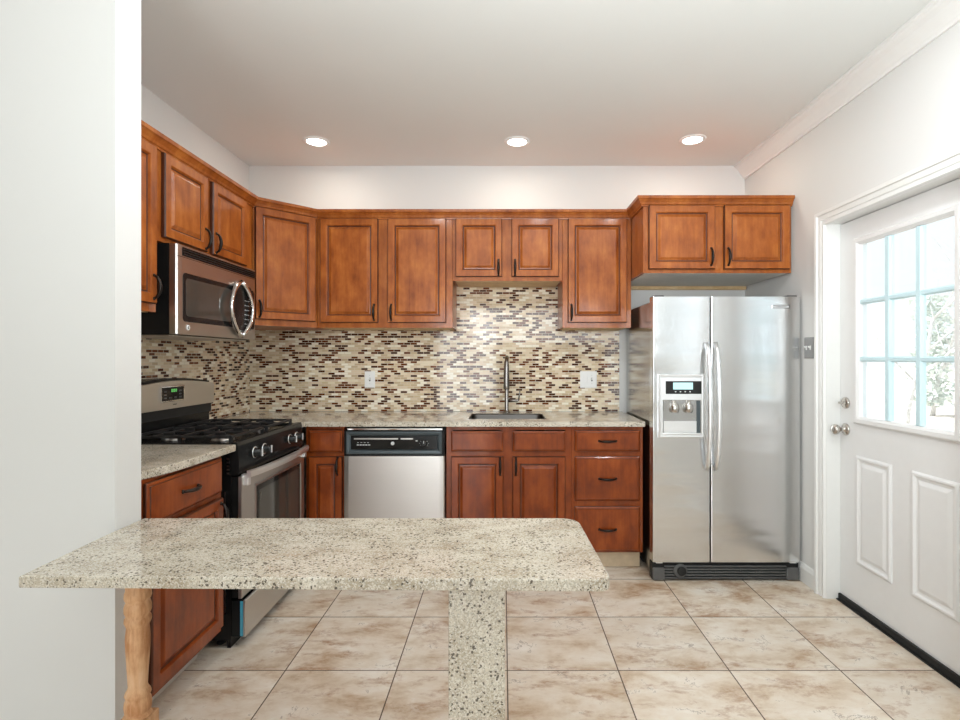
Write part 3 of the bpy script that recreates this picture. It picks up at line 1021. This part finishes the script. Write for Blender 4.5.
bmesh.ops.recalc_face_normals(b, faces=b.faces)
hb._merge(b)
for x in (0.022, W - 0.050):
    hb.box(x, x + 0.028, -0.036, -0.002, 0.745, 0.798, 0.004)
hb.shift((0, 0, -0.022)).build('door_handle', 'satin', odr, 'wide bowed steel handle')
drw = MB().rings(0.004, W - 0.004, 0.050, 0.214, [(0, -0.022), (0, -0.030), (0.003, -0.0325), (0.02, -0.033)]).build('drawer', 'steel_h', rg, 'stainless storage drawer')
MB().box(0.006, W - 0.006, -0.0215, 0.0310, 0.052, 0.212).build('drawer_box', 'black', drw, 'black drawer sides')
MB().box(0.0035, 0.0055, -0.021, -0.008, 0.054, 0.210).build('protective_film', 'blue_film', drw, 'blue film strip on the drawer edge')
# backguard
bgd = MB()
arc = [(0.0, 0.906), (0.0, 1.155), (0.012, 1.168), (0.04, 1.173)]
for i in range(1, 12):
    a = i / 12
    arc.append((0.04 + (W - 0.08) * a, 1.173 + 0.022 * math.sin(math.pi * a)))
arc += [(W - 0.04, 1.173), (W - 0.012, 1.168), (W, 1.155), (W, 0.906)]
bgd.prism(arc, 'y', 0.5460, 0.6220)
bk = bgd.build('backguard', 'black', rg)
arc2 = [(0.0, 1.040), (0.0, 1.148), (0.014, 1.156), (0.04, 1.160)]
for i in range(1, 12):
    a = i / 12
    arc2.append((0.04 + (W - 0.08) * a, 1.160 + 0.022 * math.sin(math.pi * a)))
arc2 += [(W - 0.04, 1.160), (W - 0.014, 1.156), (W, 1.148), (W, 1.040)]
MB().prism(arc2, 'y', 0.5180, 0.5455).build('steel_panel', 'steel', bk)
MB().box(0.006, W - 0.006, 0.5310, 0.5455, 0.99, 1.038).build('lower_vent', 'dark_plastic', bk)
MB().box(0.265, 0.465, 0.5120, 0.5175, 1.076, 1.158, 0.002).build('display_frame', 'chrome', bk)
ds = MB().box(0.273, 0.453, 0.5100, 0.5118, 1.083, 1.151).build('display', 'black_glass', bk)
for x in (0.345, 0.362, 0.379):
    MB().rings(x, x + 0.011, 1.126, 1.141, [(0, 0.5099), (0, 0.5092), (0.003, 0.5092), (0.003, 0.5099)], hole=True).build('digit', 'green_led', ds)
for i in range(4):
    for k in range(3):
        if i in (0, 3) or k == 0:
            MB().box(0.285 + i * 0.042, 0.305 + i * 0.042, 0.5092, 0.5099, 1.094 + k * 0.016, 1.101 + k * 0.016).build('button', 'grey_plastic', ds)
MB().box(0.372, 0.402, 0.5165, 0.5178, 1.058, 1.063).build('badge', 'grey_plastic', bk)
# burners and grates
for x in (0.19, 0.575):
    for y in (0.165, 0.405):
        bu = MB().lathe([(0.052, 0), (0.050, 0.006), (0.040, 0.008), (0.040, 0.012)], (x, y, 0.9062), 'z', 24).build('burner', 'steel', rg, 'pale metal burner base')
        MB().lathe([(0.036, 0.0125), (0.037, 0.018), (0.030, 0.021)], (x, y, 0.9062), 'z', 24).build('burner_cap', 'black_matte', bu)
for gx0, gx1 in ((0.035, 0.365), (0.400, 0.730)):
    g = MB()
    z0, z1 = 0.934, 0.946
    for x in (gx0, (gx0 + gx1) / 2 - 0.006, gx1 - 0.012):
        g.box(x, x + 0.012, 0.045, 0.515, z0, z1, 0.002, 1)
    for y in (0.045, 0.159, 0.278, 0.400, 0.503):
        g.box(gx0, gx1, y, y + 0.012, z0 + 0.0005, z1 + 0.0005, 0.002, 1)
    for x in (gx0, gx1 - 0.014):
        for y in (0.045, 0.278, 0.501):
            g.box(x, x + 0.014, y, y + 0.014, 0.9062, z0 + 0.002)
    for y in (0.165, 0.405):
        for sx in (-1, 1):
            cx = (gx0 + gx1) / 2 + sx * 0.082
            g.box(cx - 0.005, cx + 0.005, y - 0.05, y + 0.05, z0, z1 + 0.006, 0.002, 1)
    g.build('grate', 'black_matte', rg)

# ------------------------------------------------------------------ microwave
mw = thing('microwave', 'stainless over-the-range microwave with a black window', 'microwave', (-1.455, 2.402, 1.404), HALF)
W, H = 0.762, 0.410
MB().box(0.0, W, 0.036, 0.370, 0.0, H).build('body', 'black', mw, 'black case')
MB().box(0.02, W - 0.02, 0.05, 0.36, -0.004, -0.0005).build('bottom_panel', 'steel', mw)
dm = MB()
dm.prism([(0.0, 0.035), (0.0, 0.008), (0.006, 0.001), (0.03, -0.002), (W - 0.03, -0.002), (W - 0.006, 0.001), (W, 0.008), (W, 0.035)], 'z', 0.004, H - 0.002)
dmo = dm.build('front_panel', 'steel_h', mw)
vt = MB().box(0.035, W - 0.016, -0.0038, -0.0022, 0.360, 0.400).build('vent', 'black', mw)
for k in range(3):
    MB().box(0.037, W - 0.018, -0.0085, -0.0039, 0.366 + k * 0.011, 0.369 + k * 0.011).build('louver', 'dark_plastic', vt)
MB().box(0.0, W - 0.004, -0.0032, -0.0021, 0.3535, 0.3555).build('door_seam', 'dark_plastic', mw)


def rounded(x0, x1, z0, z1, r_, n=6):
    out = []
    for cx, cz, a0 in ((x1 - r_, z1 - r_, 0), (x0 + r_, z1 - r_, HALF), (x0 + r_, z0 + r_, math.pi), (x1 - r_, z0 + r_, 3 * HALF)):
        for i in range(n):
            a = a0 + HALF * i / (n - 1)
            out.append((cx + r_ * math.cos(a), cz + r_ * math.sin(a)))
    return out


MB().prism(rounded(0.040, 0.735, 0.062, 0.285, 0.018), 'y', -0.0045, -0.0022).build('black_glass_panel', 'black_glass', mw)
MB().prism(rounded(0.058, 0.475, 0.088, 0.262, 0.016), 'y', -0.0056, -0.0046).build('window', 'oven_glass', mw, 'grey tinted window')
kp = MB().prism(rounded(0.53, 0.70, 0.05, 0.30, 0.03), 'y', -0.0058, -0.0046).build('keypad', 'black', mw)
for r_ in range(6):
    for k in range(3):
        MB().box(0.618 + k * 0.020, 0.625 + k * 0.020, -0.0075, -0.0059, 0.085 + r_ * 0.026, 0.089 + r_ * 0.026).build('button', 'light_grey', kp)
hd = MB()
for sgn, out, dep in ((-1, 0.150, 0.024), (1, 0.104, 0.014)):
    pts, rad = [], []
    for i in range(17):
        a = i / 16
        s_ = math.sin(math.pi * a)
        pts.append((0.568 + sgn * (0.004 + out * s_ ** 0.75), -0.010 - dep * s_, 0.018 + 0.298 * a))
        rad.append(0.0095 + 0.004 * abs(math.cos(math.pi * a)))
    MB().tube(pts, rad, 12).build('handle', 'chrome', mw, 'curved chrome handle bow')
MB().lathe([(0.013, -0.0022), (0.013, -0.0045), (0.011, -0.0055)], (0.078, 0, 0.036), 'y', 20).build('badge', 'white_plastic', mw, 'round white badge')
for o in [c for c in mw.children if c.name.startswith('badge')]:
    MB().rings(0.073, 0.083, 0.030, 0.042, [(0, -0.0054), (0, -0.0062), (0.003, -0.0062), (0.003, -0.0054)], hole=True).build('monogram', 'grey_plastic', o)

# ------------------------------------------------------------------ refrigerator
fg = thing('refrigerator', 'stainless side-by-side refrigerator with an ice and water dispenser', 'refrigerator', (0.872, 3.13, 0))
W = 0.866
MB().box(0.006, W - 0.006, 0.075, 0.70, 0.03, 1.635, 0.006).build('body', 'fridge_side', fg, 'dark grey steel side panels')
DX = 0.335


def fdoor(x0, x1):
    z0, z1, r_ = 0.112, 1.657, 0.012
    rr = []
    for e, dy in ((0.0, 0.006), (0.001, 0.003), (0.003, 0.001), (0.006, 0.0)):
        rr.append((x0 + e, dy))
    for i in range(1, 10):
        a = i / 10
        rr.append((x0 + 0.006 + (x1 - x0 - 0.012) * a, -0.0015 * (1 - (2 * a - 1) ** 2)))
    for e, dy in ((0.006, 0.0), (0.003, 0.001), (0.001, 0.003), (0.0, 0.006)) if x0 == 0.0 else ((0.024, 0.0), (0.016, 0.001), (0.008, 0.004), (0.003, 0.009), (0.0, 0.018)):
        rr.append((x1 - e, dy))
    pts = [(x0, 0.068)] + rr + [(x1, 0.068)]
    return pts, z0, z1


for nm, x0, x1 in (('left', 0.0, DX - 0.003), ('right', DX + 0.003, W)):
    pts, z0, z1 = fdoor(x0, x1)
    d = MB()
    d.prism(pts, 'z', z0, z1)
    do = d.build('door', 'fridge_steel', fg, 'stainless freezer door' if nm == 'left' else 'wider stainless refrigerator door')
    hx = x1 - 0.024 if nm == 'left' else x0 + 0.022
    hp, rad = [], []
    for i in range(21):
        a = i / 20
        hp.append((hx, -0.012 - 0.055 * math.sin(math.pi * a) ** 0.45, 0.655 + 0.73 * a))
        rad.append(0.0125 + 0.002 * math.sin(math.pi * a))
    MB().tube(hp, rad, 14).build('door_handle', 'satin', do, 'long bowed satin handle')
    if nm == 'left':
        dp = MB().rings(0.028, 0.292, 0.838, 1.204, [(0, -0.002), (0, -0.014), (0.006, -0.018), (0.014, -0.017), (0.016, -0.015)]).build('dispenser', 'satin', do, 'ice and water dispenser')
        lc = MB().box(0.074, 0.278, -0.0195, -0.0155, 1.088, 1.164, 0.002).build('display', 'dark_plastic', dp)
        dp_fr = None
    else:
        bd = MB().rings(0.693, 0.793, 1.588, 1.608, [(0, -0.001), (0, -0.006), (0.003, -0.007), (0.004, -0.0055)], glaze={1, 2}).build('badge', 'satin', do, None, 'grey_plastic')
        MB().box(0.713, 0.773, -0.0068, -0.0054, 1.5965, 1.5995).build('lettering', 'grey_plastic', bd)

disp = [o for o in bpy.data.objects if o.name == 'dispenser'][0]
disp.parent.name  # the dispenser sits on the freezer door
for ch in list(disp.children):
    bpy.data.objects.remove(ch)
# the dispenser is a part of the refrigerator with its own pieces
disp.parent = fg
MB().rings(0.052, 0.276, 0.862, 1.058, [(0, -0.0148), (0, -0.0165), (0.004, -0.0165), (0.006, -0.0152)]).build('recess', 'fridge_side', disp, 'dark dispenser recess')
MB().box(0.060, 0.268, -0.0162, -0.0153, 0.868, 0.935).build('recess_back', 'satin', disp)
MB().box(0.248, 0.268, -0.0195, -0.0163, 0.868, 1.052).build('recess_side', 'slate', disp)
MB().box(0.052, 0.272, -0.030, -0.0165, 0.858, 0.866, 0.002).build('drip_tray', 'satin', disp)
for x in (0.118, 0.198):
    MB().lathe([(0.020, -0.052), (0.026, -0.035), (0.024, -0.01), (0.012, 0.0), (0.012, 0.02)], (x, -0.028, 1.038), 'z', 18).shift((0, 0, 0)).build('paddle', 'nickel', disp, 'nickel dispenser paddle')
lc = MB().box(0.070, 0.276, -0.0185, -0.0155, 1.092, 1.166, 0.002).build('display', 'dark_plastic', disp)
MB().box(0.112, 0.226, -0.0198, -0.0186, 1.118, 1.158).build('lcd', 'lcd', disp, 'pale blue screen')
for i in range(4):
    MB().box(0.122 + i * 0.028, 0.130 + i * 0.028, -0.0198, -0.0186, 1.102, 1.108).build('button', 'light_grey', disp)
# grille
gr = MB()
gr.box(0.0, W - 0.010, 0.020, 0.074, 0.006, 0.100)
gro = gr.build('grille', 'dark_plastic', fg)
for k in range(5):
    MB().box(0.07, W - 0.085, 0.004, 0.0195, 0.014 + k * 0.0165, 0.022 + k * 0.0165, 0.002, 1).build('slat', 'grey_plastic', gro)
for x0, x1 in ((0.002, 0.070), (W - 0.085, W - 0.012)):
    MB().box(x0, x1, 0.002, 0.0195, 0.006, 0.076, 0.004).build('end_cap', 'grey_plastic', gro)
MB().lathe([(0.040, 0.003), (0.040, -0.001), (0.034, -0.003)], (0.160, 0, 0.062), 'y', 24).build('filter_ring', 'grey_plastic', gro)
MB().lathe([(0.026, -0.0032), (0.026, -0.012), (0.022, -0.016)], (0.166, 0, 0.062), 'y', 24).build('filter_cap', 'dark_plastic', gro)
for x in (0.022, W - 0.062):
    MB().box(x, x + 0.038, 0.010, 0.05, 0.101, 0.1115, 0.002).build('hinge_foot', 'satin', fg)
for x in (0.012, W - 0.075):
    MB().box(x, x + 0.06, 0.02, 0.11, 1.6575, 1.668, 0.004).build('hinge_cover', 'grey_plastic', fg)
MB().box(0.02, W - 0.02, 0.30, 0.66, 0.001, 0.0295).build('base_frame', 'dark_plastic', fg)

# ------------------------------------------------------------------ granite table
tb = thing('granite_table', 'speckled granite table joined to the partition, on a slab leg and a turned oak leg', 'table', (-0.45, 1.55, 0))
TZ = 0.765
outl = [(-1.188, 1.320)]


def arc_pts(cx, cy, r_, a0, a1, n=8):
    return [(cx + r_ * math.cos(math.radians(a0 + (a1 - a0) * i / (n - 1))), cy + r_ * math.sin(math.radians(a0 + (a1 - a0) * i / (n - 1)))) for i in range(n)]


outl += arc_pts(0.262 - 0.03, 1.298 + 0.03, 0.03, -90, 0)
outl += arc_pts(0.250 - 0.06, 1.80 - 0.06, 0.06, 0, 90)
outl += [(-1.2015, 1.80), (-1.2015, 1.60)]
tp = MB().prism(outl, 'z', TZ - 0.030, TZ, 0.004).shift((0.45, -1.55, 0)).build('tabletop', 'granite', tb)
MB().box(-0.137, 0.005, 1.352, 1.66, 0.001, TZ - 0.0305, 0.002).shift((0.45, -1.55, 0)).build('pedestal', 'granite', tb, 'upright granite slab leg')
lz = [(0.033, 0.6805), (0.033, 0.656), (0.036, 0.648), (0.037, 0.636), (0.034, 0.628), (0.0305, 0.624), (0.034, 0.620), (0.037, 0.610), (0.0365, 0.596),
      (0.033, 0.588), (0.0315, 0.584), (0.036, 0.578), (0.037, 0.570), (0.034, 0.562), (0.0305, 0.554), (0.032, 0.54), (0.0335, 0.52), (0.0325, 0.49),
      (0.030, 0.45), (0.0275, 0.41), (0.0262, 0.388), (0.029, 0.380), (0.034, 0.373), (0.036, 0.366), (0.033, 0.360), (0.0325, 0.356), (0.036, 0.348),
      (0.0375, 0.335), (0.036, 0.322), (0.032, 0.316), (0.038, 0.310), (0.040, 0.304)]
lg = MB().lathe([(r_ * 0.9, z) for r_, z in lz], (-1.018 + 0.45, 1.50 - 1.55, 0), 'z', 32)
lg.box(-1.018 + 0.45 - 0.037, -1.018 + 0.45 + 0.037, -0.087, -0.013, 0.681, TZ - 0.0305, 0.003)
lg.box(-1.018 + 0.45 - 0.037, -1.018 + 0.45 + 0.037, -0.087, -0.013, 0.001, 0.304, 0.004)
lg.build('turned_leg', 'oak', tb, 'turned unfinished oak leg')

# ------------------------------------------------------------------ plates on the walls


def toggle(parent, x, z):
    MB().box(x - 0.005, x + 0.005, -0.0072, -0.006, z - 0.012, z + 0.012).build('toggle_slot', 'grey_plastic', parent)
    MB().prism([(-0.0073, z - 0.004), (-0.0073, z + 0.006), (-0.018, z + 0.010), (-0.019, z + 0.004)], 'x', x - 0.004, x + 0.004).build('toggle', 'white_plastic', parent)
    for s in (-0.030, 0.030):
        MB().lathe([(0.003, -0.006), (0.0028, -0.0072)], (x, 0, z + s), 'y', 10).build('screw', 'light_grey', parent)


sw = thing('light_switch', 'small white single switch plate on the tiles above the dishwasher', 'switch', (-0.960, YB - 0.0085, 1.145))
MB().rings(-0.037, 0.037, -0.059, 0.059, [(0, 0), (0, -0.004), (0.004, -0.006)]).build('plate', 'white_plastic', sw)
toggle(sw, 0, 0)
sw = thing('light_switch', 'white two-gang switch plate on the tiles right of the sink', 'switch', (0.616, YB - 0.0085, 1.145))
MB().rings(-0.060, 0.060, -0.060, 0.060, [(0, 0), (0, -0.004), (0.004, -0.006)]).build('plate', 'white_plastic', sw)
MB().rings(-0.041, -0.007, -0.034, 0.034, [(0, -0.006), (0, -0.008), (0.003, -0.0095)]).build('rocker', 'white_plastic', sw)
toggle(sw, 0.024, 0)
sw = thing('light_switch', 'steel two-gang switch plate on the side wall between refrigerator and door', 'switch', (XR - 0.0005, 3.072, 1.358), -HALF)
MB().rings(-0.045, 0.045, -0.060, 0.060, [(0, 0), (0, -0.004), (0.004, -0.006)]).build('plate', 'plate_grey', sw)
for x in (-0.02, 0.02):
    MB().box(x - 0.005, x + 0.005, -0.0072, -0.006, -0.012, 0.012).build('toggle_slot', 'white_plastic', sw)
    MB().prism([(-0.0073, -0.004), (-0.0073, 0.006), (-0.018, 0.010), (-0.019, 0.004)], 'x', x - 0.004, x + 0.004).build('toggle', 'white_plastic', sw)

# ------------------------------------------------------------------ recessed lights


def lamp_light(parent_loc):
    l = bpy.data.lights.new('downlight', 'AREA')
    l.shape = 'DISK'
    l.size = 0.11
    l.energy = 1.8
    l.color = (1.0, 0.93, 0.80)
    o = bpy.data.objects.new('downlight', l)
    COL.objects.link(o)
    return o


for i, (x, y, lab) in enumerate(((-1.196, 3.45, 'recessed ceiling light above the range corner'), (0.09, 3.45, 'recessed ceiling light above the sink'),
                                 (1.205, 3.42, 'recessed ceiling light above the refrigerator'))):
    loc = (x, y, ZC - 0.0005)
    if i == 0:
        rl0 = thing('recessed_light', lab, 'ceiling light', loc, 0, 'recessed ceiling lights')
        MB().lathe([(0.060, -0.0045), (0.064, -0.009), (0.078, -0.007), (0.084, -0.001), (0.084, 0), (0.060, 0)], (0, 0, 0), 'z', 36, cap=False).build('trim_ring', 'white_plastic', rl0)
        MB().lathe([(0.0595, -0.0005), (0.0595, -0.004), (0.058, -0.0055)], (0, 0, 0), 'z', 36).build('lens', 'lens', rl0, 'glowing white lens')
    else:
        dup(rl0, loc, lab)
    lo = lamp_light(loc)
    lo.location = (x, y, ZC - 0.012)
# added row of unseen lamps over the table side, to brighten the kitchen
for i, (x, lab) in enumerate(((-0.6, 'recessed ceiling light over the left of the table'), (0.35, 'recessed ceiling light over the right of the table'),
                              (1.05, 'recessed ceiling light near the exterior door'))):
    dup(rl0, (x, 1.85, ZC - 0.0005), lab)
    lo = lamp_light(None)
    lo.data.energy = 4.5
    lo.data.color = (0.91, 0.955, 1.0)
    lo.location = (x, 1.85, ZC - 0.012)

# ------------------------------------------------------------------ outside the door
random.seed(5)
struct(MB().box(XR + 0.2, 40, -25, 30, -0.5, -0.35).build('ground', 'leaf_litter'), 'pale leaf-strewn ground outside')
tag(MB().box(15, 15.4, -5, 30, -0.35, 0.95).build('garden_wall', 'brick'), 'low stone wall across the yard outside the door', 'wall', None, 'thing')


def bare_tree(loc, h, label, ivy=False):
    t = thing('bare_tree', label, 'tree', loc, random.uniform(0, 6), 'bare trees outside')
    m = MB()

    def br(p, d, ln, r_, depth):
        pts, rad = [p], [r_]
        q, dd_ = p.copy(), d.copy()
        for i in range(4):
            dd_ = (dd_ + Vector((random.uniform(-.18, .18), random.uniform(-.18, .18), random.uniform(-.02, .12)))).normalized()
            q = q + dd_ * ln / 4
            pts.append(q.copy())
            rad.append(r_ * (1 - 0.13 * (i + 1)))
        m.tube(pts, rad, 6 if depth > 1 else 8)
        if depth < 4:
            for k in range(3 if depth else 5):
                i = random.choice((2, 3, 4)) if depth else random.choice((2, 3, 3, 4))
                a = random.uniform(0, 6.283)
                nd = (dd_ * 0.7 + Vector((math.cos(a), math.sin(a), 0.35)) * 0.75).normalized()
                br(pts[i], nd, ln * random.uniform(0.5, 0.7), rad[i] * 0.6, depth + 1)
    br(Vector((0, 0, -0.02)), Vector((0, 0, 1)), h * 0.5, h * 0.011, 0)
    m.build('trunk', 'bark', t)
    if ivy:
        v = bmesh.new()
        for i in range(900):
            z = random.uniform(0.3, h * 0.62)
            a, rr_ = random.uniform(0, 6.283), abs(random.gauss(0, 0.28)) + 0.1
            c_ = Vector((math.cos(a) * rr_, math.sin(a) * rr_, z))
            e1 = Vector((random.uniform(-1, 1), random.uniform(-1, 1), random.uniform(-1, 1))).normalized() * 0.09
            e2 = e1.cross(Vector((random.uniform(-1, 1), random.uniform(-1, 1), 1))).normalized() * 0.07
            v.faces.new([v.verts.new(c_ + e) for e in (e1, e2, -e1, -e2)])
        mm = MB()
        mm._merge(v)
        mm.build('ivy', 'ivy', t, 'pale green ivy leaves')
    return t


bare_tree((8.0, 10.7, -0.35), 5.0, 'slim bare tree outside, seen through the middle panes of the door')
bare_tree((12.3, 15.4, -0.35), 5.5, 'ivy-covered tree outside, seen through the right panes of the door', True)
bare_tree((10.5, 24.0, -0.35), 8.0, 'bare tree farther off outside, seen through the left panes of the door')
